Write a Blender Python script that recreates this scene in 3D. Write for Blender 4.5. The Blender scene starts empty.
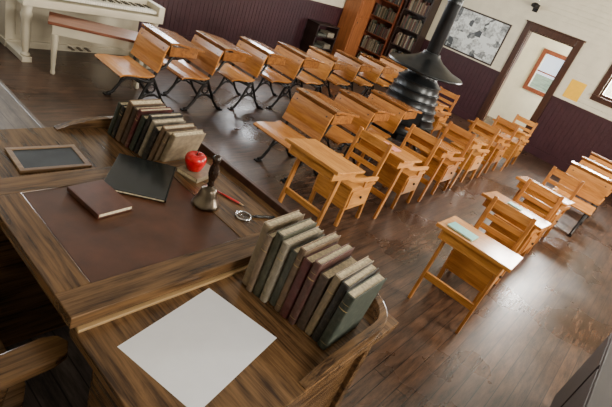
import bpy, bmesh, math, random
from mathutils import Vector, Matrix, Euler
random.seed(7)
D2R=math.pi/180
scene=bpy.context.scene

# ------------------------------------------------------------ materials
def newmat(name):
    m=bpy.data.materials.new(name); m.use_nodes=True
    nt=m.node_tree; b=nt.nodes['Principled BSDF']; return m,nt,b
def plain(name,col,rough=.5,metal=0.0,noise=0.12,scale=20,spec=.5):
    m,nt,b=newmat(name)
    tc=nt.nodes.new('ShaderNodeTexCoord'); n=nt.nodes.new('ShaderNodeTexNoise'); n.inputs['Scale'].default_value=scale
    n.inputs['Detail'].default_value=4
    r=nt.nodes.new('ShaderNodeValToRGB')
    r.color_ramp.elements[0].position=.3; r.color_ramp.elements[1].position=.7
    r.color_ramp.elements[0].color=[c*(1-noise) for c in col]+[1]
    r.color_ramp.elements[1].color=[min(1,c*(1+noise)) for c in col]+[1]
    nt.links.new(tc.outputs['Object'],n.inputs['Vector']); nt.links.new(n.outputs['Fac'],r.inputs['Fac'])
    nt.links.new(r.outputs['Color'],b.inputs['Base Color'])
    b.inputs['Roughness'].default_value=rough; b.inputs['Metallic'].default_value=metal; b.inputs['Specular IOR Level'].default_value=spec
    return m
def wood(name,dark,light,axis='Y',rough=.4,scale=1.0,bump=.15,rings=False,vary=0):
    m,nt,b=newmat(name)
    tc=nt.nodes.new('ShaderNodeTexCoord'); mp=nt.nodes.new('ShaderNodeMapping')
    s={'X':(2.5,26,26),'Y':(26,2.5,26),'Z':(26,26,2.5)}[axis]
    mp.inputs['Scale'].default_value=[v*scale for v in s]
    oi=nt.nodes.new('ShaderNodeObjectInfo'); ad=nt.nodes.new('ShaderNodeVectorMath'); ad.operation='ADD'
    sc=nt.nodes.new('ShaderNodeMath'); sc.operation='MULTIPLY'; sc.inputs[1].default_value=13.7
    nt.links.new(oi.outputs['Random'],sc.inputs[0])
    nt.links.new(tc.outputs['Object'],ad.inputs[0]); nt.links.new(sc.outputs[0],ad.inputs[1])
    nt.links.new(ad.outputs[0],mp.inputs['Vector'])
    n=nt.nodes.new('ShaderNodeTexNoise'); n.inputs['Scale'].default_value=1.0; n.inputs['Detail'].default_value=8
    n.inputs['Distortion'].default_value=1.2 if not rings else .5; n.inputs['Roughness'].default_value=.65
    nt.links.new(mp.outputs[0],n.inputs['Vector'])
    fac=n.outputs['Fac']
    if rings:
        m3=nt.nodes.new('ShaderNodeMapping'); s3={'X':(7,190,190),'Y':(190,7,190),'Z':(190,190,7)}[axis]
        m3.inputs['Scale'].default_value=s3; nt.links.new(ad.outputs[0],m3.inputs['Vector'])
        n3=nt.nodes.new('ShaderNodeTexNoise'); n3.inputs['Scale'].default_value=1; n3.inputs['Detail'].default_value=3
        nt.links.new(m3.outputs[0],n3.inputs['Vector'])
        m4=nt.nodes.new('ShaderNodeMapping'); s4={'X':(1.2,8,8),'Y':(8,1.2,8),'Z':(8,8,1.2)}[axis]
        m4.inputs['Scale'].default_value=s4; nt.links.new(ad.outputs[0],m4.inputs['Vector'])
        n4=nt.nodes.new('ShaderNodeTexNoise'); n4.inputs['Scale'].default_value=.6; n4.inputs['Detail'].default_value=1; nt.links.new(m4.outputs[0],n4.inputs['Vector'])
        mu=nt.nodes.new('ShaderNodeMath'); mu.operation='MULTIPLY'; mu.inputs[1].default_value=85; nt.links.new(n4.outputs['Fac'],mu.inputs[0])
        si=nt.nodes.new('ShaderNodeMath'); si.operation='SINE'; nt.links.new(mu.outputs[0],si.inputs[0])
        a1=nt.nodes.new('ShaderNodeMath'); a1.operation='MULTIPLY_ADD'; a1.inputs[1].default_value=.06; nt.links.new(si.outputs[0],a1.inputs[0]); nt.links.new(n.outputs['Fac'],a1.inputs[2])
        a2=nt.nodes.new('ShaderNodeMath'); a2.operation='MULTIPLY_ADD'; a2.inputs[1].default_value=.45; nt.links.new(n3.outputs['Fac'],a2.inputs[0]); nt.links.new(a1.outputs[0],a2.inputs[2])
        a3=nt.nodes.new('ShaderNodeMath'); a3.operation='SUBTRACT'; a3.inputs[1].default_value=.22; nt.links.new(a2.outputs[0],a3.inputs[0]); fac=a3.outputs[0]
    r=nt.nodes.new('ShaderNodeValToRGB'); e=r.color_ramp.elements
    e[0].position=.32; e[0].color=list(dark)+[1]; e[1].position=.66; e[1].color=list(light)+[1]
    e2=e.new(.5); e2.color=[(a*.45+c*.55) for a,c in zip(dark,light)]+[1]
    nt.links.new(fac,r.inputs['Fac']); col=r.outputs['Color']
    if vary:
        mr=nt.nodes.new('ShaderNodeMapRange'); mr.inputs['To Min'].default_value=0; mr.inputs['To Max'].default_value=vary
        nt.links.new(oi.outputs['Random'],mr.inputs['Value'])
        mx=nt.nodes.new('ShaderNodeMix'); mx.data_type='RGBA'; mx.blend_type='MULTIPLY'
        nt.links.new(mr.outputs[0],mx.inputs['Factor']); nt.links.new(col,mx.inputs['A']); mx.inputs['B'].default_value=(.60,.46,.36,1)
        col=mx.outputs['Result']
    nt.links.new(col,b.inputs['Base Color'])
    bp=nt.nodes.new('ShaderNodeBump'); bp.inputs['Strength'].default_value=bump; bp.inputs['Distance'].default_value=.002
    nt.links.new(n.outputs['Fac'],bp.inputs['Height']); nt.links.new(bp.outputs[0],b.inputs['Normal'])
    b.inputs['Roughness'].default_value=rough
    return m
def planks(name,c1,c2,mortar,rough=.35,swap=False,w=2.2,h=.085):
    m,nt,b=newmat(name)
    tc=nt.nodes.new('ShaderNodeTexCoord'); mp=nt.nodes.new('ShaderNodeMapping')
    if swap: mp.inputs['Rotation'].default_value=(0,0,math.pi/2)
    nt.links.new(tc.outputs['Object'],mp.inputs['Vector'])
    br=nt.nodes.new('ShaderNodeTexBrick'); br.inputs['Scale'].default_value=1
    br.inputs['Brick Width'].default_value=w; br.inputs['Row Height'].default_value=h
    br.inputs['Mortar Size'].default_value=.003; br.inputs['Mortar Smooth'].default_value=.3; br.inputs['Bias'].default_value=0
    br.offset=.37
    br.inputs['Color1'].default_value=list(c1)+[1]; br.inputs['Color2'].default_value=list(c2)+[1]; br.inputs['Mortar'].default_value=list(mortar)+[1]
    nt.links.new(mp.outputs[0],br.inputs['Vector'])
    m2=nt.nodes.new('ShaderNodeMapping'); m2.inputs['Scale'].default_value=(2.6,16,1)
    nt.links.new(mp.outputs[0],m2.inputs['Vector'])
    n=nt.nodes.new('ShaderNodeTexNoise'); n.inputs['Scale'].default_value=1.5; n.inputs['Detail'].default_value=9; n.inputs['Roughness'].default_value=.74
    nt.links.new(m2.outputs[0],n.inputs['Vector'])
    n2=nt.nodes.new('ShaderNodeTexNoise'); n2.inputs['Scale'].default_value=1.1; n2.inputs['Detail'].default_value=5
    nt.links.new(tc.outputs['Object'],n2.inputs['Vector'])
    r=nt.nodes.new('ShaderNodeValToRGB'); r.color_ramp.elements[0].position=.36; r.color_ramp.elements[1].position=.66
    r.color_ramp.elements[0].color=(.22,.20,.20,1); r.color_ramp.elements[1].color=(1.8,1.65,1.5,1)
    nt.links.new(n.outputs['Fac'],r.inputs['Fac'])
    mx=nt.nodes.new('ShaderNodeMix'); mx.data_type='RGBA'; mx.blend_type='MULTIPLY'; mx.inputs['Factor'].default_value=.92
    nt.links.new(br.outputs['Color'],mx.inputs['A']); nt.links.new(r.outputs['Color'],mx.inputs['B'])
    nt.links.new(mx.outputs['Result'],b.inputs['Base Color'])
    rr=nt.nodes.new('ShaderNodeMapRange'); rr.inputs['From Min'].default_value=.3; rr.inputs['From Max'].default_value=.7
    rr.inputs['To Min'].default_value=rough-.08; rr.inputs['To Max'].default_value=rough+.18
    nt.links.new(n2.outputs['Fac'],rr.inputs['Value']); nt.links.new(rr.outputs[0],b.inputs['Roughness'])
    bp=nt.nodes.new('ShaderNodeBump'); bp.inputs['Strength'].default_value=.3; bp.inputs['Distance'].default_value=.003
    nt.links.new(n.outputs['Fac'],bp.inputs['Height']); nt.links.new(bp.outputs[0],b.inputs['Normal'])
    return m

M={}
M['floor']=planks('floor_planks',(.078,.043,.026),(.046,.027,.018),(.008,.005,.004),.25)
M['platform']=planks('platform_planks',(.080,.068,.062),(.060,.050,.048),(.012,.009,.008),.28,swap=True)
M['maroon']=plain('maroon_paint',(.042,.014,.020),.42,noise=.15,scale=6)
M['cream']=plain('cream_paint',(.68,.64,.51),.5,noise=.06,scale=5)
M['ceiling']=plain('ceiling_paint',(.45,.43,.38),.7,noise=.05)
M['trimbrown']=wood('trim_brown',(.028,.010,.006),(.065,.025,.014),'Z',.35)
M['oak']=wood('desk_oak',(.032,.016,.008),(.185,.100,.042),'Y',.24,1.5,rings=True)
M['oakX']=wood('desk_oak_x',(.032,.016,.008),(.185,.100,.042),'X',.24,1.5,rings=True)
M['oakedge']=wood('desk_oak_edge',(.25,.15,.06),(.5,.33,.16),'X',.35)
M['leather']=plain('desk_leather',(.074,.026,.012),.36,noise=.3,scale=14)
M['seat']=wood('school_seat_wood',(.34,.130,.026),(.62,.285,.070),'Y',.26,vary=.7)
M['seatd']=wood('school_desktop_wood',(.12,.042,.012),(.36,.155,.045),'Y',.18,vary=.5)
M['desk2']=wood('chairdesk_wood',(.31,.118,.022),(.60,.275,.065),'X',.30,vary=.8)
M['desk2y']=wood('chairdesk_wood_y',(.31,.118,.022),(.60,.275,.065),'Y',.25,vary=.8)
M['desk2z']=wood('chairdesk_wood_z',(.25,.092,.018),(.52,.225,.052),'Z',.33,vary=.8)
M['iron']=plain('cast_iron',(.010,.009,.009),.45,.5,noise=.3)
M['stove']=plain('stove_black',(.014,.016,.018),.30,.6,noise=.3,scale=9)
M['piano']=plain('piano_cream',(.60,.55,.43),.4,noise=.08,scale=4)
M['benchtop']=wood('bench_top',(.10,.030,.015),(.26,.09,.05),'X',.3)
M['blackkey']=plain('black_key',(.01,.01,.01),.2)
M['whitekey']=plain('white_key',(.8,.78,.7),.25,noise=.03)
M['paper']=plain('paper_white',(.82,.84,.90),.6,noise=.02)
M['pages']=plain('page_edges',(.62,.53,.36),.8,noise=.35,scale=120)
M['apple']=plain('apple_red',(.50,.006,.010),.22,noise=.5,scale=30)
M['brass']=plain('bell_brass',(.16,.13,.10),.28,1.0,noise=.25)
M['darkwood']=wood('dark_turned_wood',(.010,.005,.003),(.03,.015,.009),'Z',.25)
M['caseDark']=wood('bookcase_dark',(.012,.006,.005),(.032,.014,.011),'Z',.45)
M['caseRed']=wood('bookcase_red',(.11,.026,.011),(.22,.060,.026),'Z',.4)
M['orangewood']=wood('cupboard_orange',(.18,.055,.015),(.34,.12,.04),'Z',.35)
M['black']=wood('near_black_wood',(.006,.004,.003),(.018,.010,.007),'X',.6)
M['slate']=plain('slate_dark',(.026,.032,.036),.6,noise=.4,scale=9,spec=.3)
M['slateframe']=wood('slate_frame',(.16,.09,.045),(.30,.19,.10),'X',.5)
M['blackcover']=plain('black_cover',(.010,.013,.013),.24,noise=.4,scale=30)
M['pencilred']=plain('pencil_red',(.5,.02,.02),.3)
M['lead']=plain('pencil_lead',(.05,.05,.05),.5)
M['tip']=plain('pencil_tip',(.6,.4,.2),.6)
M['brown_cover']=plain('brown_cover',(.085,.030,.018),.45,noise=.25,scale=22)
M['yellow']=plain('yellow_paper',(.90,.50,.015),.6,noise=.04)
M['teal']=plain('teal_cover',(.12,.42,.38),.5)
M['pink']=plain('pink_cover',(.6,.22,.18),.5)
M['gilt']=plain('gilt_label',(.38,.28,.13),.5)
M['chrome']=plain('polished_metal',(.6,.6,.62),.2,1.0)
M['grass']=plain('grass',(.30,.38,.22),.9,noise=.4,scale=2)
covers=[(.22,.17,.11),(.030,.040,.030),(.085,.020,.020),(.038,.04,.048),(.014,.014,.014),(.13,.082,.048),(.065,.072,.058),(.17,.12,.08),(.05,.052,.032),(.075,.030,.024),(.24,.21,.16),(.060,.038,.027)]
def cloth(name,col):
    m=plain(name,col,.55,noise=.3,scale=45); nt=m.node_tree; b=nt.nodes['Principled BSDF']
    src=b.inputs['Base Color'].links[0].from_socket
    tc=nt.nodes.new('ShaderNodeTexCoord'); n=nt.nodes.new('ShaderNodeTexNoise'); n.inputs['Scale'].default_value=60; n.inputs['Detail'].default_value=8; n.inputs['Roughness'].default_value=.75
    nt.links.new(tc.outputs['Object'],n.inputs['Vector'])
    r=nt.nodes.new('ShaderNodeValToRGB'); r.color_ramp.elements[0].position=.50; r.color_ramp.elements[1].position=.66; r.color_ramp.elements[1].color=(.6,.6,.6,1)
    nt.links.new(n.outputs['Fac'],r.inputs['Fac'])
    mx=nt.nodes.new('ShaderNodeMix'); mx.data_type='RGBA'; nt.links.new(r.outputs['Color'],mx.inputs['Factor']); nt.links.new(src,mx.inputs['A'])
    mx.inputs['B'].default_value=[c*.5+.10*k for c,k in zip(col,(1,.86,.66))]+[1]
    nt.links.new(mx.outputs['Result'],b.inputs['Base Color']); return m
for i,c in enumerate(covers): M['cov%d'%i]=cloth('book_cloth_%d'%i,c)
g,nt,b=newmat('window_glass')
for n in list(nt.nodes):
    if n.type!='OUTPUT_MATERIAL': nt.nodes.remove(n)
out=[n for n in nt.nodes if n.type=='OUTPUT_MATERIAL'][0]
tr=nt.nodes.new('ShaderNodeBsdfTransparent'); gl=nt.nodes.new('ShaderNodeBsdfGlossy'); gl.inputs['Roughness'].default_value=.02
mx=nt.nodes.new('ShaderNodeMixShader'); mx.inputs[0].default_value=.06
nt.links.new(tr.outputs[0],mx.inputs[1]); nt.links.new(gl.outputs[0],mx.inputs[2]); nt.links.new(mx.outputs[0],out.inputs['Surface'])
M['glass']=g
def poster_mat():
    m,nt,b=newmat('poster_print')
    tc=nt.nodes.new('ShaderNodeTexCoord')
    v=nt.nodes.new('ShaderNodeTexVoronoi'); v.inputs['Scale'].default_value=8; v.distance='CHEBYCHEV'
    nt.links.new(tc.outputs['Object'],v.inputs['Vector'])
    n=nt.nodes.new('ShaderNodeTexNoise'); n.inputs['Scale'].default_value=22; n.inputs['Detail'].default_value=6
    nt.links.new(tc.outputs['Object'],n.inputs['Vector'])
    mm=nt.nodes.new('ShaderNodeMath'); mm.operation='MULTIPLY'
    nt.links.new(v.outputs['Color'],mm.inputs[0]); nt.links.new(n.outputs['Fac'],mm.inputs[1])
    r=nt.nodes.new('ShaderNodeValToRGB'); r.color_ramp.elements[0].position=.08; r.color_ramp.elements[1].position=.34
    r.color_ramp.elements[0].color=(.05,.06,.07,1); r.color_ramp.elements[1].color=(.70,.76,.78,1)
    nt.links.new(mm.outputs[0],r.inputs['Fac']); nt.links.new(r.outputs['Color'],b.inputs['Base Color'])
    b.inputs['Roughness'].default_value=.35
    return m
M['poster']=poster_mat()

# ------------------------------------------------------------ mesh builder
class B:
    def __init__(s,name,bevel=.003,smooth=False):
        s.name=name; s.bm=bmesh.new(); s.mats=[]; s.bevel=bevel; s.T=Matrix.Identity(4)
    def mi(s,m):
        if m not in s.mats: s.mats.append(m)
        return s.mats.index(m)
    def add(s,verts,faces,mat,smooth=False,T=None):
        k=s.mi(mat); T=s.T@(T if T is not None else Matrix.Identity(4))
        vs=[s.bm.verts.new(T@Vector(v)) for v in verts]
        for f in faces:
            try:
                fc=s.bm.faces.new([vs[i] for i in f]); fc.material_index=k; fc.smooth=smooth
            except ValueError: pass
    def boxb(s,x0,x1,y0,y1,z0,z1,mat,T=None):
        v=[(x0,y0,z0),(x1,y0,z0),(x1,y1,z0),(x0,y1,z0),(x0,y0,z1),(x1,y0,z1),(x1,y1,z1),(x0,y1,z1)]
        f=[(0,3,2,1),(4,5,6,7),(0,1,5,4),(1,2,6,5),(2,3,7,6),(3,0,4,7)]
        s.add(v,f,mat,False,T)
    def box(s,c,d,mat,rot=(0,0,0)):
        T=Matrix.Translation(c)@Euler(rot).to_matrix().to_4x4()
        s.boxb(-d[0]/2,d[0]/2,-d[1]/2,d[1]/2,-d[2]/2,d[2]/2,mat,T)
    def beam(s,p0,p1,w,h,mat,up=(0,0,1)):
        p0=Vector(p0);p1=Vector(p1); z=(p1-p0); L=z.length; z.normalize(); u=Vector(up)
        x=u.cross(z)
        if x.length<1e-4: x=Vector((1,0,0)).cross(z)
        x.normalize(); y=z.cross(x)
        T=Matrix((x,y,z)).transposed().to_4x4(); T.translation=p0
        s.boxb(-w/2,w/2,-h/2,h/2,0,L,mat,T)
    def lathe(s,prof,c,mat,seg=28,T=None,ry=1.0):
        v=[];f=[]
        for r,z in prof:
            for i in range(seg):
                a=2*math.pi*i/seg; v.append((c[0]+r*math.cos(a),c[1]+r*ry*math.sin(a),c[2]+z))
        for j in range(len(prof)-1):
            for i in range(seg):
                i2=(i+1)%seg; f.append((j*seg+i,j*seg+i2,(j+1)*seg+i2,(j+1)*seg+i))
        f.append(tuple(reversed(range(seg)))); n=len(prof)-1; f.append(tuple(n*seg+i for i in range(seg)))
        s.add(v,f,mat,True,T)
    def tube(s,pts,rad,mat,seg=8,closed=False):
        pts=[Vector(p) for p in pts]; n=len(pts); v=[];f=[]
        prev=None
        for i,p in enumerate(pts):
            a=pts[i-1] if (i>0 or closed) else p; b_=pts[(i+1)%n] if (i<n-1 or closed) else p
            t=(b_-a).normalized()
            if prev is None:
                x=t.cross(Vector((0,0,1)))
                if x.length<1e-3: x=t.cross(Vector((0,1,0)))
            else: x=prev-t*prev.dot(t)
            x.normalize(); prev=x; y=t.cross(x)
            r=rad[i] if isinstance(rad,(list,tuple)) else rad
            for k in range(seg):
                an=2*math.pi*k/seg; v.append(p+x*r*math.cos(an)+y*r*math.sin(an))
        m=n if closed else n-1
        for i in range(m):
            for k in range(seg):
                k2=(k+1)%seg; j=(i+1)%n
                f.append((i*seg+k,j*seg+k,j*seg+k2,i*seg+k2))
        if not closed:
            f.append(tuple(range(seg))); f.append(tuple((n-1)*seg+k for k in reversed(range(seg))))
        s.add(v,f,mat,True)
    def ribbon(s,pts,t,y0,y1,mat):
        """thick polyline in XZ, extruded along Y"""
        n=len(pts); P=[Vector((p[0],0,p[1])) for p in pts]; top=[];bot=[]
        for i in range(n):
            a=P[max(0,i-1)];b_=P[min(n-1,i+1)]; d=(b_-a).normalized(); nn=Vector((-d.z,0,d.x))
            tt=t[i] if isinstance(t,(list,tuple)) else t
            top.append(P[i]+nn*tt/2); bot.append(P[i]-nn*tt/2)
        loop=top+bot[::-1]; m=len(loop)
        v=[(p.x,y0,p.z) for p in loop]+[(p.x,y1,p.z) for p in loop]; f=[]
        for i in range(m):
            j=(i+1)%m; f.append((i,j,m+j,m+i))
        for i in range(n-1):
            f.append((i,m-1-i,m-2-i,i+1)); f.append((m+i,m+i+1,m+m-2-i,m+m-1-i))
        s.add(v,f,mat,False)
    def prism(s,poly,z0,z1,mat,T=None):
        n=len(poly); v=[(p[0],p[1],z0) for p in poly]+[(p[0],p[1],z1) for p in poly]
        f=[tuple(reversed(range(n))),tuple(range(n,2*n))]+[(i,(i+1)%n,n+(i+1)%n,n+i) for i in range(n)]
        s.add(v,f,mat,False,T)
    def done(s,loc=(0,0,0),rz=0,parent=None,seg=2):
        bmesh.ops.recalc_face_normals(s.bm,faces=s.bm.faces[:])
        me=bpy.data.meshes.new(s.name); s.bm.to_mesh(me); s.bm.free()
        for m in s.mats: me.materials.append(M[m])
        o=bpy.data.objects.new(s.name,me); scene.collection.objects.link(o)
        o.location=loc; o.rotation_euler=(0,0,rz)
        if s.bevel:
            md=o.modifiers.new('bevel','BEVEL'); md.width=s.bevel; md.segments=seg; md.limit_method='ANGLE'; md.angle_limit=.7
        if parent: o.parent=parent
        return o
def inst(o,loc,rz=0):
    n=o.copy(); n.location=loc; n.rotation_euler=(0,0,rz); scene.collection.objects.link(n); return n

# ------------------------------------------------------------ room
XB,YF,YN,XF,H=10.0,6.5,-1.4,-1.6,3.5
b=B('floor',0); b.boxb(XF-.1,12.2,YN-.1,YF+.1,-.12,0,'floor'); b.done()
b=B('teacher_platform',.004); b.boxb(XF+.04,1.36,YN+.04,YF-.04,0.001,.30,'platform'); b.boxb(1.36,1.39,YN+.04,YF-.04,.27,.30,'platform'); b.done()
b=B('ceiling',0); b.boxb(XF-.1,12.2,YN-.1,YF+.1,H,H+.1,'ceiling'); b.done()

def fmap(kind):
    if kind=='back': return lambda a0,a1,n0,n1: (XB-n1,XB-n0,a0,a1)
    if kind=='far': return lambda a0,a1,n0,n1: (a0,a1,YF-n1,YF-n0)
    if kind=='near': return lambda a0,a1,n0,n1: (a0,a1,YN+n0,YN+n1)
    if kind=='front': return lambda a0,a1,n0,n1: (XF+n0,XF+n1,a0,a1)
def cutspans(a0,a1,z0,z1,ops):
    sp=[(a0,a1)]
    for o in ops:
        if o[3]>z0+1e-4 and o[2]<z1-1e-4:
            ns=[]
            for s in sp:
                if o[1]<=s[0] or o[0]>=s[1]: ns.append(s); continue
                if o[0]>s[0]: ns.append((s[0],o[0]))
                if o[1]<s[1]: ns.append((o[1],s[1]))
            sp=ns
    return sp
def wall(kind,a0,a1,ops):
    F=fmap(kind); b=B('wall_'+kind,0)
    def bx(p0,p1,n0,n1,z0,z1,mat):
        x0,x1,y0,y1=F(p0,p1,n0,n1); b.boxb(x0,x1,y0,y1,z0,z1,mat)
    zs=sorted(set([0,H]+[o[2] for o in ops]+[o[3] for o in ops]))
    for i in range(len(zs)-1):
        for s in cutspans(a0,a1,zs[i],zs[i+1],ops): bx(s[0],s[1],-.12,0,zs[i],zs[i+1],'cream')
    w=.083; k=int((a1-a0)/w)+1
    for i in range(k):
        p0=a0+i*w; p1=min(a1,p0+w-.006)
        if p1<=p0: continue
        if any(o[0]<p1 and o[1]>p0 and o[2]<1.1 for o in ops): continue
        bx(p0,p1,0.001,.012,0,1.12,'maroon')
    for s in cutspans(a0,a1,0,1.12,ops): bx(s[0],s[1],0,.006,0,1.12,'maroon'); bx(s[0],s[1],0,.03,1.11,1.15,'maroon')
    z=1.155
    while z<H-.02:
        for s in cutspans(a0,a1,z,z+.08,ops): bx(s[0],s[1],0,.012,z,z+.079,'cream')
        z+=.087
    b.done()
    t=B('baseboard_'+kind,.003)
    for s in cutspans(a0,a1,0,.15,ops):
        x0,x1,y0,y1=F(s[0],s[1],.012,.032); t.boxb(x0,x1,y0,y1,0.301 if kind=='front' else 0,.44 if kind=='front' else .15,'maroon')
    t.done()
wins={'far':[(.7,1.7,1.45,2.95),(3.9,4.9,1.45,2.95),(6.3,7.3,1.45,2.95)],'near':[(.6,1.7,1.2,2.95),(3.6,4.7,1.2,2.95),(6.6,7.7,1.2,2.95)],
      'back':[(.35,1.32,1.45,2.75)],'front':[]}
door=(2.13,3.0,0,2.05)
wall('back',YN,YF,wins['back']+[door]); wall('far',XF,XB,wins['far']); wall('near',XF,XB,wins['near']); wall('front',YN,YF,[])
wi=1
for kind in ('far','near','back'):
    F=fmap(kind)
    for (a0,a1,z0,z1) in wins[kind]:
        b=B('window_%d'%wi,.003); wi+=1
        def bx(p0,p1,n0,n1,zz0,zz1,mat):
            x0,x1,y0,y1=F(p0,p1,n0,n1); b.boxb(x0,x1,y0,y1,zz0,zz1,mat)
        c=.10
        bx(a0-c,a0,.012,.035,z0-c,z1+c,'trimbrown'); bx(a1,a1+c,.012,.035,z0-c,z1+c,'trimbrown')
        bx(a0,a1,.012,.035,z1,z1+c,'trimbrown'); bx(a0,a1,.012,.035,z0-c,z0-.03,'trimbrown'); bx(a0-c,a1+c,-.05,.07,z0-.03,z0,'trimbrown')
        for q in ((a0,a0+.04),(a1-.04,a1)): bx(q[0],q[1],-.08,-.03,z0,z1,'trimbrown')
        zm=(z0+z1)/2
        for q in ((z0,z0+.05),(zm-.02,zm+.02),(z1-.05,z1)): bx(a0+.04,a1-.04,-.08,-.03,q[0],q[1],'trimbrown')
        am=(a0+a1)/2; bx(am-.012,am+.012,-.07,-.04,z0,z1,'trimbrown')
        bx(a0+.03,a1-.03,-.058,-.054,z0+.03,z1-.03,'glass')
        b.done()
b=B('door_1',.004)
d0,d1,dz=2.13,3.0,2.05
b.boxb(XB-.04,XB-.013,d0-.12,d0,0,dz+.12,'trimbrown'); b.boxb(XB-.04,XB-.013,d1,d1+.12,0,dz+.12,'trimbrown'); b.boxb(XB-.04,XB-.013,d0,d1,dz,dz+.12,'trimbrown')
b.boxb(XB-.05,XB-.013,d0-.14,d1+.14,dz+.12,dz+.15,'trimbrown')
b.boxb(XB-.013,XB+.12,d0+.001,d0+.02,0,dz,'trimbrown'); b.boxb(XB-.013,XB+.12,d1-.02,d1-.001,0,dz,'trimbrown'); b.boxb(XB-.013,XB+.12,d0,d1,dz-.02,dz-.001,'trimbrown')
b.done()
b=B('wall_vestibule',0)
vx=11.7; wy0,wy1,wz0,wz1=2.30,2.94,.98,1.74
for (y0,y1,z0,z1) in ((.9,wy0,0,H),(wy1,4.4,0,H),(wy0,wy1,0,wz0),(wy0,wy1,wz1,H)): b.boxb(vx,vx+.1,y0,y1,z0,z1,'cream')
b.boxb(XB+.12,vx,4.3,4.4,0,H,'cream')
b.boxb(XB+.12,vx,.9,1.0,0,.8,'cream'); b.boxb(XB+.12,vx,.9,1.0,2.4,H,'cream'); b.boxb(XB+.12,XB+.3,.9,1.0,.8,2.4,'cream'); b.boxb(vx-.2,vx,.9,1.0,.8,2.4,'cream')  # side wall with an unseen opening, added to let light in
b.done()
b=B('window_8',.003)
for (y0,y1,z0,z1) in ((wy0-.09,wy0,wz0-.09,wz1+.09),(wy1,wy1+.09,wz0-.09,wz1+.09),(wy0,wy1,wz1,wz1+.09),(wy0,wy1,wz0-.09,wz0)): b.boxb(vx-.03,vx-.002,y0,y1,z0,z1,'caseRed')
b.boxb(vx+.04,vx+.07,wy0,wy1,(wz0+wz1)/2-.015,(wz0+wz1)/2+.015,'caseRed'); b.boxb(vx+.05,vx+.054,wy0,wy1,wz0,wz1,'glass')
b.done()
b=B('lawn',0); b.boxb(-30,40,-30,40,-.5,-.4,'grass'); b.done()

b=B('wall_poster',.002); b.boxb(-.012,0,-.66,.66,-.42,.42,'caseDark'); b.boxb(-.016,-.011,-.63,.63,-.39,.39,'poster'); b.done((XB-.0125,4.02,1.60))
b=B('yellow_notice',0); b.boxb(-.003,0,-.14,.14,-.17,.17,'yellow'); b.done((XB-.0125,1.72,1.38))
b=B('small_yellow_notice',0); b.boxb(-.003,0,-.06,.06,-.1,.1,'yellow'); b.done((XB-.0125,4.78,1.33))
b=B('wall_lamp',.002); b.lathe([(.02,0),(.07,.01),(.08,.05),(.05,.08),(.03,.09)],(-.12,0,0),'iron',16); b.lathe([(.03,.09),(.05,.14),(.045,.19),(.025,.26)],(-.12,0,0),'glass',16)
b.boxb(-.12,0,-.01,.01,.0,.02,'iron'); b.boxb(-.01,0,-.05,.05,-.06,.08,'iron'); b.done((XB-.013,3.1,2.42))

# ------------------------------------------------------------ books helper
def add_book(b,x,y,z,th,dep,ht,cov,lean=0,yaw=0,spine=-1,label=False):
    T=Matrix.Translation((x,y,z+abs(math.sin(lean))*th/2+.0005))@Euler((lean,0,yaw)).to_matrix().to_4x4()
    t=.0025
    b.boxb(-dep/2,dep/2,-th/2,-th/2+t,0,ht,cov,T); b.boxb(-dep/2,dep/2,th/2-t,th/2,0,ht,cov,T)
    b.boxb(-dep/2+.003,dep/2-.004,-th/2+t,th/2-t,.003,ht-.004,'pages',T)
    def sp(e,z0,z1,mat):
        n=5; poly=[]
        for i in range(n+1):
            a=math.pi*i/n; poly.append((-dep/2-(.005+e)*math.sin(a),-(th/2)*math.cos(a)))
        poly+= [(-dep/2+.003,th/2),(-dep/2+.003,-th/2)]
        if spine==1: poly=[(-p[0],p[1]) for p in poly]
        b.prism(poly,z0,z1,mat,T)
    sp(0,0,ht,cov)
    if label:
        sp(.0006,ht*.74,ht*.76,'gilt'); sp(.0006,ht*.84,ht*.85,'gilt'); sp(.0006,ht*.10,ht*.11,'gilt')

def bookcase(name,y0,y1,h,mat,dep=.32):
    b=B(name,.003); x1=XB-.034; x0=x1-dep
    b.boxb(x0,x1,y0,y0+.03,0,h,mat); b.boxb(x0,x1,y1-.03,y1,0,h,mat); b.boxb(x1-.015,x1,y0,y1,0,h,mat)
    b.boxb(x0-.02,x1,y0-.02,y1+.02,h,h+.04,mat); n=6; bk=B('shelf_books',0)
    for i in range(n):
        z=.08+i*(h-.1)/n; b.boxb(x0,x1-.015,y0+.03,y1-.03,z-.025,z,mat)
        y=y0+.04
        while y<y1-.09:
            th=random.uniform(.018,.04)
            if random.random()<.04: y+=random.uniform(.03,.08); continue
            add_book(bk,x0+.10,y+th/2,z,th,random.uniform(.13,.17),random.uniform(.20,.28),'cov%d'%random.choice([0,10,7,2,9,5,0,10,6,3,1,8]),0,0); y+=th+.001
    b.boxb(x0,x0+.02,y0,y1,0,.06,mat)
    b.done(); bk.done()
bookcase('bookcase',4.98,5.62,2.35,'caseDark'); bookcase('bookcase',5.68,6.40,2.35,'caseRed')
b=B('tall_cupboard',.004); x0,x1,y0,y1=8.72,9.2,6.06,6.46
b.boxb(x0,x1,y0,y1,.06,2.3,'orangewood'); b.boxb(x0-.02,x1+.02,y0-.02,y1,2.3,2.34,'orangewood'); b.boxb(x0+.02,x1-.02,y0+.02,y1,0,.06,'orangewood')
b.boxb(x0+.04,x1-.04,y0-.012,y0,.12,1.1,'orangewood'); b.boxb(x0+.04,x1-.04,y0-.012,y0,1.16,2.24,'orangewood'); b.lathe([(.012,-.01),(.016,0),(.012,.012)],(x0+.08,y0-.02,1.0),'brass',12); b.done()
b=B('low_shelf',.003); x0,x1,y0,y1=7.7,8.4,6.14,6.46
b.boxb(x0,x0+.03,y0,y1,0,.8,'caseDark'); b.boxb(x1-.03,x1,y0,y1,0,.8,'caseDark'); 
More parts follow.
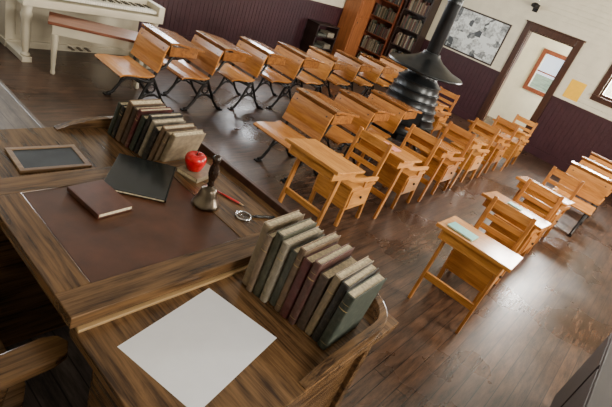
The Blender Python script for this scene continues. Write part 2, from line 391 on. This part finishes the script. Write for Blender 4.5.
for z in (.08,.32,.56,.79): b.boxb(x0,x1,y0,y1,z-.012,z+.012,'caseDark')
for z in (.092,.332,.572):
    b.boxb(x0+.08,x0+.36,y0+.02,y0+.25,z,z+.05,'cov6'); b.boxb(x0+.40,x0+.62,y0+.02,y0+.25,z,z+.09,'cov10')
b.done()

# ------------------------------------------------------------ stove
b=B('pot_belly_stove',.003)
K=1.25
for i in range(4):
    a=math.pi/4+i*math.pi/2; c,s=math.cos(a)*K,math.sin(a)*K
    b.tube([(c*.40,s*.40,.014),(c*.36,s*.36,.06),(c*.30,s*.30,.14),(c*.26,s*.26,.24)],[.03,.022,.022,.035],'stove',8)
prof=[(.05,.20),(.33,.20),(.35,.22),(.35,.28),(.38,.30),(.38,.33),(.365,.35)]
for i in range(6):
    z=.35+i*.105; r=.36-.022*i; prof+=[(r,z),(r-.012,z+.088),(r+.001,z+.092),(r+.001,z+.10),(r-.018,z+.105)]
prof+=[(.22,1.0),(.18,1.04),(.17,1.09),(.30,1.115),(.42,1.13),(.43,1.145),(.42,1.165),(.30,1.20),(.16,1.28),(.10,1.34),(.095,1.37),(.075,1.37)]
b.lathe([(r*K,z) for r,z in prof],(0,0,0),'stove',44)
b.lathe([(.092,1.35),(.092,2.0),(.098,2.0),(.098,2.05),(.092,2.05),(.092,3.49)],(0,0,0),'stove',24)
b.boxb(-.47,-.41,-.12,.12,.45,.70,'stove'); b.boxb(-.49,-.41,-.10,.10,.22,.29,'stove')
b.tube([(-.48,.08,.56),(-.51,.08,.58),(-.51,.08,.64)],.008,'chrome',6)
b.done((6.03,2.83,0),.7)

# ------------------------------------------------------------ school desks
def build_iron():
    b=B('school_desk',.004); W=.27
    for y in (-.21,.21):
        for pts,r in (([(-.22,.018),(-.17,.03),(-.10,.12),(-.05,.25),(0,.34),(.04,.42),(.07,.55),(.09,.70)],[.018,.018,.016,.016,.018,.018,.016,.014]),
                      ([(.30,.018),(.25,.03),(.17,.12),(.10,.24),(.03,.36)],[.018,.018,.016,.016,.016]),
                      ([(.03,.34),(-.06,.33),(-.18,.37),(-.30,.385),(-.36,.38)],[.017,.016,.016,.015,.012]),
                      ([(.06,.46),(.14,.50),(.20,.60),(.30,.655),(.46,.672)],[.016,.016,.016,.014,.011]),
                      ([(-.09,.14),(-.02,.19),(.06,.19),(.15,.14)],[.012,.012,.012,.012])):
            b.tube([(p[0],y,p[1]) for p in pts],r,'iron',8)
        ring=[(.02+.045*math.cos(t),y,.255+.045*math.sin(t)) for t in [i*math.pi/5 for i in range(10)]]
        b.tube(ring,.010,'iron',6,True)
        b.box((-.22,y,.008),(.07,.05,.014),'iron'); b.box((.30,y,.008),(.07,.05,.014),'iron')
    b.tube([(.0,-.21,.33),(.0,.21,.33)],.010,'iron',6)
    b.ribbon([(-.37,.392),(-.34,.408),(-.26,.412),(-.16,.402),(-.07,.398),(.0,.415)],.018,-W,W,'seat')
    b.ribbon([(.02,.45),(.045,.52),(.060,.60),(.078,.67),(.105,.735)],.018,-W,W,'seat')
    b.ribbon([(.11,.765),(.20,.767),(.21,.764),(.53,.715)],.022,-W-.02,W+.02,'seatd')
    b.boxb(.14,.47,-W+.01,W-.01,.625,.635,'seatd'); b.boxb(.13,.47,-W+.01,-W+.025,.625,.725,'seatd'); b.boxb(.13,.47,W-.025,W-.01,.625,.725,'seatd'); b.boxb(.13,.145,-W+.01,W-.01,.625,.755,'seatd')
    b.lathe([(.022,0),(.022,.004),(.015,.004)],(.155,.18,.7765),'iron',12)
    return b.done((0,0,0))
def build_wood():
    b=B('wooden_chair_desk',.004)
    for y in (-.18,.18):
        b.beam((-.17,y,0),(-.17,y,.425),.036,.036,'desk2z',(1,0,0))
        b.beam((.21,y,0),(.175,y,.43),.036,.036,'desk2z',(1,0,0)); b.beam((.175,y,.43),(.245,y,.84),.036,.030,'desk2z',(1,0,0))
    b.boxb(-.215,.195,-.215,.215,.425,.45,'desk2')
    b.boxb(-.19,.19,-.20,-.185,.19,.424,'desk2'); b.boxb(-.19,.19,.185,.20,.19,.424,'desk2'); b.boxb(-.19,-.175,-.185,.185,.19,.424,'desk2y'); b.boxb(.175,.19,-.185,.185,.19,.424,'desk2y')
    b.boxb(-.175,.175,-.185,.185,.19,.205,'desk2')
    b.boxb(-.165,.165,-.212,-.20,.225,.40,'desk2')
    b.lathe([(.006,0),(.014,.008),(.016,.016),(.008,.022)],(0,0,0),'darkwood',12,Matrix.Translation((0,-.212,.32))@Matrix.Rotation(math.pi/2,4,'X'))
    for z,h in ((.785,.085),(.66,.05),(.56,.05)):
        x=.175+(z-.43)/.41*.07
        b.box((x,0,z),(.016,.34,h),'desk2y',(0,.17,0))
    T0=b.T; b.T=Matrix.Translation((-.50,0,.705))@Matrix.Rotation(.10,4,'Y')
    b.boxb(-.23,.21,-.30,.30,-.011,.011,'desk2y'); b.boxb(-.23,-.205,-.30,.30,.011,.018,'desk2y')
    b.boxb(-.19,.17,-.24,.24,-.095,-.085,'desk2y')
    for y in (-.25,.235): b.boxb(-.19,.17,y,y+.015,-.095,-.011,'desk2')
    b.boxb(-.19,-.175,-.235,.235,-.085,-.011,'desk2y')
    b.T=T0
    for y in (-.225,.225):
        b.beam((-.62,y,.0),(-.53,y,.655),.05,.024,'desk2z',(0,1,0))
        b.ribbon([(.17,.50),(.05,.52),(-.12,.535),(-.28,.56),(-.38,.60),(-.44,.65)],.045,y-.011,y+.011,'desk2')
        b.beam((-.03,y,.44),(-.03,y,.515),.035,.02,'desk2z',(0,1,0))
    b.boxb(-.60,-.575,-.215,.215,.22,.28,'desk2y')
    return b.done((0,0,0))
iron=build_iron(); wd=build_wood()
def put(kind,x,y,rz):
    src=iron if kind=='i' else wd
    key='used_'+kind; S=1.0 if kind=='i' else .94
    if not scene.get(key): scene[key]=1; src.location=(x,y,0); src.rotation_euler=(0,0,rz); o=src
    else: o=inst(src,(x,y,0),rz)
    o.scale=(S,S,S); return o
for i in range(8): put('i',2.75+.70*i,4.28,random.uniform(-.02,.02))
for x in (3.55,4.30,5.0): put('i',x,2.66,random.uniform(-.02,.02))
put('w',7.3,2.95,.02)
for i in range(6): put('w',3.40+.97*i,1.85+random.uniform(-.03,.03),random.uniform(-.05,.03))
for i in range(3): put('w',3.66+1.07*i,.59+random.uniform(-.03,.03),random.uniform(-.08,.04))
for i in range(3): put('i',6.75+.72*i,.45,random.uniform(-.02,.02))

# ------------------------------------------------------------ piano and bench
b=B('upright_piano',.006)
x0,x1=2.0,3.58; kf=5.28
b.boxb(x0,x1,5.78,6.44,.06,.62,'piano'); b.boxb(x0-.01,x1+.01,5.75,6.45,0,.08,'piano')
b.boxb(x0-.02,x1+.02,kf,6.44,.60,.68,'piano'); b.boxb(x0-.02,x0+.06,kf,5.82,.68,.80,'piano'); b.boxb(x1-.06,x1+.02,kf,5.82,.68,.80,'piano')
b.boxb(x0,x1,5.82,6.44,.68,1.30,'piano'); b.boxb(x0-.03,x1+.03,5.78,6.45,1.30,1.335,'piano')
b.boxb(x0+.06,x1-.06,kf+.28,5.82,.72,.86,'piano')
b.boxb(x0+.1,x1-.1,5.768,5.78,.14,.56,'piano'); b.boxb(x0+.1,x1-.1,5.805,5.82,.9,1.22,'piano')
for x in (x0+.05,x1-.05):
    b.lathe([(.045,.06),(.05,.08),(.03,.10),(.038,.16),(.05,.30),(.042,.42),(.06,.50),(.045,.53),(.055,.60)],(x,kf+.08,0.0),'piano',16)
    b.boxb(x-.05,x+.05,kf+.02,5.80,0,.06,'piano')
n=52; kw=(x1-x0-.13)/n
for i in range(n):
    b.boxb(x0+.065+i*kw,x0+.065+(i+1)*kw-.0012,kf+.04,kf+.28,.70,.735,'whitekey')
    if i%7 in (0,1,3,4,5): b.boxb(x0+.065+(i+1)*kw-.006,x0+.065+(i+1)*kw+.005,kf+.13,kf+.28,.735,.747,'blackkey')
for dx in (-.1,0,.1): b.boxb((x0+x1)/2+dx-.02,(x0+x1)/2+dx+.02,5.64,5.76,.05,.065,'brass')
b.done()
b=B('piano_bench',.005)
b.boxb(-.50,.50,-.20,.20,.53,.56,'benchtop'); b.boxb(-.46,.46,-.17,.17,.43,.53,'piano')
for x in (-.43,.43):
    for y in (-.14,.14): b.lathe([(.022,0),(.026,.02),(.02,.05),(.028,.2),(.036,.40),(.036,.43)],(x,y,0),'piano',12)
b.done((2.64,4.96,0),-.42)

# ------------------------------------------------------------ teacher desk
DX0,DX1=.41,1.27; YB0,YB1,YA1,YW1=.30,.74,1.36,1.77
zc,zw,zp=1.12,1.07,.301
b=B('teacher_desk',.004)
def slab(y0,y1,z0,z1): b.boxb(DX0,DX1,y0,y1,z0,z1,'oak')
slab(YB0,YB1+.02,zw-.03,zw); slab(YA1-.02,YW1,zw-.03,zw)
b.boxb(DX0-.01,DX1,YB1,YB1+.09,zw+.012,zc,'oakX'); b.boxb(DX0-.01,DX1,YA1-.09,YA1,zw+.012,zc,'oakX')
b.boxb(DX0-.01,.49,YB1+.09,YA1-.09,zw+.012,zc,'oak'); b.boxb(1.0,DX1,YB1+.09,YA1-.09,zw+.012,zc,'oak')
b.boxb(.49,1.0,YB1+.09,YA1-.09,zw+.012,zc-.002,'leather')
b.boxb(DX0+.01,DX1-.01,YB1+.012,YA1-.012,zw-.03,zw+.012,'oakX')
b.boxb(DX0+.005,DX1-.1,YB1-.010,YB1+.012,zw,zw+.010,'oakedge')
for (y0,y1) in ((YB0+.05,YB1-.02),(YA1+.02,YW1-.05)):
    b.boxb(DX0+.05,DX1-.05,y0,y1,zp+.05,zw-.03,'oakX'); b.boxb(DX0+.07,DX1-.07,y0+.02,y1-.02,zp,zp+.05,'oakX')
    for k in range(3):
        z0=zp+.09+k*.21; b.boxb(DX0+.035,DX0+.05,y0+.03,y1-.03,z0,z0+.19,'oak'); b.lathe([(.008,0),(.014,.01),(.01,.02)],(0,0,0),'brass',10,Matrix.Translation((DX0+.035,(y0+y1)/2,z0+.1))@Matrix.Rotation(-math.pi/2,4,'Y'))
for x in (DX0+.03,DX1-.07):
    for y in (YB0+.03,YW1-.07): b.boxb(x,x+.04,y,y+.04,zp,zw-.03,'oakX')
b.boxb(DX1-.07,DX1-.05,YB1-.02,YA1+.02,zp+.15,zw-.03,'oak'); b.boxb(DX0+.05,DX0+.07,YB1-.02,YA1+.02,zw-.11,zw-.03,'oak')
b.boxb(DX1-.022,DX1,YB1+.05,YW1-.02,zw-.02,zc+.03,'trimbrown')
def rail(y,sg):
    pts=[(.79,zw+.004),(.84,zw+.022),(.91,zw+.036),(1.00,zw+.044),(1.12,zw+.046)]
    path=[Vector((p[0],y,p[1])) for p in pts]
    for i in range(1,7):
        a=i/6*math.pi/2; path.append(Vector((1.12+.13*math.sin(a),y+sg*(.13-.13*math.cos(a)),zw+.046)))
    path.append(Vector((1.25,y+sg*.20,zw+.035)))
    v=[];f=[]
    for i,p in enumerate(path):
        a=path[max(0,i-1)];c=path[min(len(path)-1,i+1)]; t=(c-a).normalized(); side=Vector((t.y,-t.x,0)).normalized()*.014
        for q in (p-side,p+side): v.append((q.x,q.y,zw-.001)); v.append((q.x,q.y,q.z))
    n=len(path)
    for i in range(n-1):
        k=i*4; f+=[(k,k+1,k+5,k+4),(k+1,k+3,k+7,k+5),(k+3,k+2,k+6,k+7),(k+2,k,k+4,k+6)]
    f+=[(0,2,3,1),(4*n-4,4*n-3,4*n-1,4*n-2)]
    b.add(v,f,'oakX')
rail(YB0+.016,1); rail(YW1-.016,-1)
b.done()

# teacher chair
b=B('teacher_armchair',.006); Z=zp
b.prism([(-.24,-.24),(.22,-.26),(.25,-.2),(.25,.2),(.22,.26),(-.24,.24)],Z+.42,Z+.455,'oakX')
for x,y in ((-.2,-.2),(.2,-.21),(-.2,.2),(.2,.21)): b.tube([(x*1.15,y*1.15,Z+.001),(x*1.05,y*1.05,Z+.2),(x,y,Z+.43)],[.016,.024,.018],'oakX',10)
for s in (-1,1):
    arm=[(-.30,s*.22),(-.2,s*.26),(0,s*.285),(.16,s*.29),(.26,s*.285)]; wd_=[.025,.026,.032,.040,.042]
    poly=[(p[0],p[1]-w) for p,w in zip(arm,wd_)]+[(.295,s*.285-.03),(.31,s*.285),(.295,s*.285+.03)]+[(p[0],p[1]+w) for p,w in reversed(list(zip(arm,wd_)))]
    b.prism(poly,Z+.645,Z+.675,'oakX')
    for x in (-.12,.02,.17): b.tube([(x,s*.23,Z+.45),(x+.01,s*.28,Z+.650)],.012,'oakX',8)
back=[(-.30,.22),(-.34,.12),(-.355,0),(-.34,-.12),(-.30,-.22)]
for i in range(4): b.beam((back[i][0],back[i][1],Z+.68),(back[i+1][0],back[i+1][1],Z+.68),.05,.07,'oakX',(0,0,1))
for p in back: b.tube([(p[0]*.7,p[1]*.85,Z+.45),(p[0],p[1],Z+.66)],.010,'oakX',8)
b.done((.12,1.08,0))

# ------------------------------------------------------------ desk-top objects
b=B('row_of_books',.0012); y=.700
order=[0,7,8,10,6,5,2,9,11,0,4,1,1,8]
for k,c in enumerate(order):
    th=[.026,.022,.028,.024,.026,.022,.029,.024,.03,.024,.026,.030,.03,.026][k]
    add_book(b,.984+random.uniform(-.004,.008)+k*.004,y-th/2,zw,th,.165+.01*(k%2),[.235,.215,.24,.225,.21,.24,.22,.235,.205,.23,.225,.21,.2,.2][k],'cov%d'%c,.03 if k<9 else .06,.06+random.uniform(-.02,.02),label=k%2==1); y-=th+.0022
    if y<.365: break
b.done(seg=1)
b=B('row_of_books',.0012); y=1.325
order=[0,7,5,4,10,4,1,2,11,5,4,1,4,2,3,1]
for k,c in enumerate(order):
    th=random.choice([.018,.022,.026,.03])
    add_book(b,1.10-k*.004+random.uniform(-.004,.004),y+th/2+.035,zw,th,.15,random.uniform(.165,.205),'cov%d'%c,.28,.06,label=k%3==1); y+=th+.005
    if y>1.64: break
b.done(seg=1)
b=B('sheet_of_paper',0); b.boxb(-.164,.164,-.127,.127,0,.0008,'paper'); b.done((.658,.560,zw+.0004),.20)
b=B('writing_slate',.002); T=Matrix.Rotation(math.pi/2,4,'Z'); b.T=T
b.boxb(-.065,.065,-.10,.10,.002,.007,'slate')
b.boxb(-.082,-.065,-.118,.118,0,.010,'slateframe'); b.boxb(.065,.082,-.118,.118,0,.010,'slateframe'); b.boxb(-.065,.065,-.118,-.10,0,.010,'slateframe'); b.boxb(-.065,.065,.10,.118,0,.010,'slateframe')
b.done((.675,1.525,zw+.0005),-.05)
b=B('brown_journal',.002); b.boxb(-.06,.06,-.085,.085,0,.0025,'brown_cover'); b.boxb(-.057,.057,-.083,.081,.0025,.0135,'pages'); b.boxb(-.06,.06,-.085,.085,.0135,.016,'brown_cover'); b.boxb(-.062,-.057,-.085,.085,0,.016,'brown_cover'); b.done((.68,1.165,zc+.0005),.1)
b=B('black_notebook',.002); b.boxb(-.13,.13,-.105,.105,0,.0015,'blackcover'); b.boxb(-.127,.128,-.103,.103,.0015,.008,'pages'); b.boxb(-.13,.13,-.105,.105,.008,.010,'blackcover'); b.boxb(-.13,.13,-.107,-.101,0,.010,'blackcover'); b.done((.875,1.255,zc+.0005),.855)
b=B('tan_primer',.002); b.boxb(-.07,.07,-.05,.05,0,.002,'cov0'); b.boxb(-.067,.067,-.048,.048,.002,.016,'pages'); b.boxb(-.07,.07,-.05,.05,.016,.018,'cov0'); b.boxb(-.07,.07,-.053,-.048,0,.018,'cov0'); b.done((1.11,1.235,zc+.0005),.25)
b=B('red_apple',0)
pr=[(.002,.012),(.010,.005),(.018,.001),(.026,.006),(.032,.020),(.037,.036),(.0385,.048),(.035,.060),(.027,.067),(.017,.069),(.008,.064),(.001,.055)]
b.lathe(pr,(0,0,0),'apple',28); b.tube([(0,0,.055),(.002,0,.070),(.008,.001,.080)],.0018,'darkwood',6); o=b.done((1.085,1.235,zc+.018)); o.scale=(1.1,1.06,1.05)
b=B('hand_bell',0)
b.lathe([(.047,0),(.048,.004),(.044,.012),(.036,.026),(.030,.042),(.027,.058),(.022,.066),(.010,.070),(.008,.074)],(0,0,0),'brass',32)
b.lathe([(.008,.072),(.013,.078),(.009,.086),(.012,.10),(.017,.12),(.016,.14),(.010,.158),(.014,.168),(.015,.178),(.009,.188),(.002,.191)],(0,0,0),'darkwood',20)
o=b.done((1.005,1.04,zc+.0005)); o.scale=(1.05,1.05,1.05)
def pencil(loc,rz):
    b=B('red_pencil',0); T=Matrix.Rotation(math.pi/2,4,'Y')
    b.lathe([(.0042,0),(.0042,.13)],(0,0,0),'pencilred',6,T); b.lathe([(.0042,.13),(.001,.148)],(0,0,0),'tip',6,T); b.lathe([(.001,.147),(.0003,.151)],(0,0,0),'lead',6,T); b.done(loc,rz)
pencil((1.09,1.12,zc+.0048),-1.25)
b=B('magnifying_glass',0)
b.tube([(.028*math.cos(i*math.pi/12),.028*math.sin(i*math.pi/12),.004) for i in range(24)],.0038,'chrome',8,True); b.lathe([(.026,.003),(.026,.005)],(0,0,0),'glass',24)
b.tube([(-.03,0,.004),(-.05,0,.005),(-.12,0,.006)],[.003,.005,.006],'blackkey',8); b.done((1.09,.925,zc+.0006),2.7)

def flat(name,loc,rz,mat,sx=.16,sy=.22,t=.012,tilt=.10):
    b=B(name,.001); b.boxb(-sx/2,sx/2,-sy/2,sy/2,0,.002,mat); b.boxb(-sx/2+.003,sx/2-.003,-sy/2+.003,sy/2-.003,.002,t-.002,'pages'); b.boxb(-sx/2,sx/2,-sy/2,sy/2,t-.002,t,mat)
    o=b.done(loc,rz); o.rotation_euler=(0,tilt,rz); return o
flat('teal_schoolbook',(3.11,.67,.684),.0,'teal',.15,.2); flat('paper_booklet',(3.90,1.83,.675),.0,'pink',.15,.2,.006)
flat('teal_schoolbook',(4.27,.64,.675),-.0,'teal',.1,.13,.01)

b=B('low_dark_cabinet',.005); x0,x1,y0,y1=1.6,3.1,-.95,-.38
b.boxb(x0,x1,y0,y1,.06,.74,'black'); b.boxb(x0-.02,x1+.02,y0,y1+.02,.74,.77,'black'); b.boxb(x0+.02,x1-.02,y0+.02,y1-.03,0,.06,'black')
for k in range(3): b.boxb(x0+.04+k*.48,x0+.48+k*.48,y1,y1+.012,.12,.70,'black')
b.done()

# ------------------------------------------------------------ lights
def area(name,loc,rot,sx,sy,p,col=(1,.98,.95)):
    l=bpy.data.lights.new(name,'AREA'); l.shape='RECTANGLE'; l.size=sx; l.size_y=sy; l.energy=p; l.color=col
    o=bpy.data.objects.new(name,l); o.location=loc; o.rotation_euler=rot; scene.collection.objects.link(o)
for (a0,a1,z0,z1) in wins['far']: area('daylight_far',((a0+a1)/2,YF+.3,(z0+z1)/2),(-math.pi/2,0,0),a1-a0,z1-z0,160,(.95,.97,1))
for k,(a0,a1,z0,z1) in enumerate(wins['near']): area('daylight_near',((a0+a1)/2,YN-.3,(z0+z1)/2),(math.pi/2,0,0),a1-a0,z1-z0,(110,420,450)[k],(1,.91,.77))
for (a0,a1,z0,z1) in wins['back']: area('daylight_back',(XB+.3,(a0+a1)/2,(z0+z1)/2),(0,math.pi/2,0),z1-z0,a1-a0,560,(1,.95,.87))
area('vestibule_added_light',(11.0,.7,1.6),(math.pi/2,0,0),1.0,1.5,150)  # added area light outside the unseen side opening, brightens the vestibule
w=bpy.data.worlds.new('sky'); scene.world=w; w.use_nodes=True
bg=w.node_tree.nodes['Background']; bg.inputs[0].default_value=(.85,.92,1,1); bg.inputs[1].default_value=2.0

# ------------------------------------------------------------ camera
f=460.; roll=math.atan(.385); pitch=27.5*D2R; psi=32.5*D2R; h=2.0
Fv=Vector((math.cos(psi),math.sin(psi),0)); R=Vector((math.sin(psi),-math.cos(psi),0)); Zv=Vector((0,0,1))
view=Fv*math.cos(pitch)-Zv*math.sin(pitch); up0=Fv*math.sin(pitch)+Zv*math.cos(pitch)
cx=R*math.cos(roll)+up0*math.sin(roll); cy=-R*math.sin(roll)+up0*math.cos(roll)
mt=Matrix((cx,cy,-view)).transposed().to_4x4(); mt.translation=(0,0,h)
cam=bpy.data.cameras.new('camera'); co=bpy.data.objects.new('camera',cam); scene.collection.objects.link(co)
co.matrix_world=mt; cam.sensor_width=36; cam.lens=f/612*36; cam.clip_start=.02
scene.camera=co
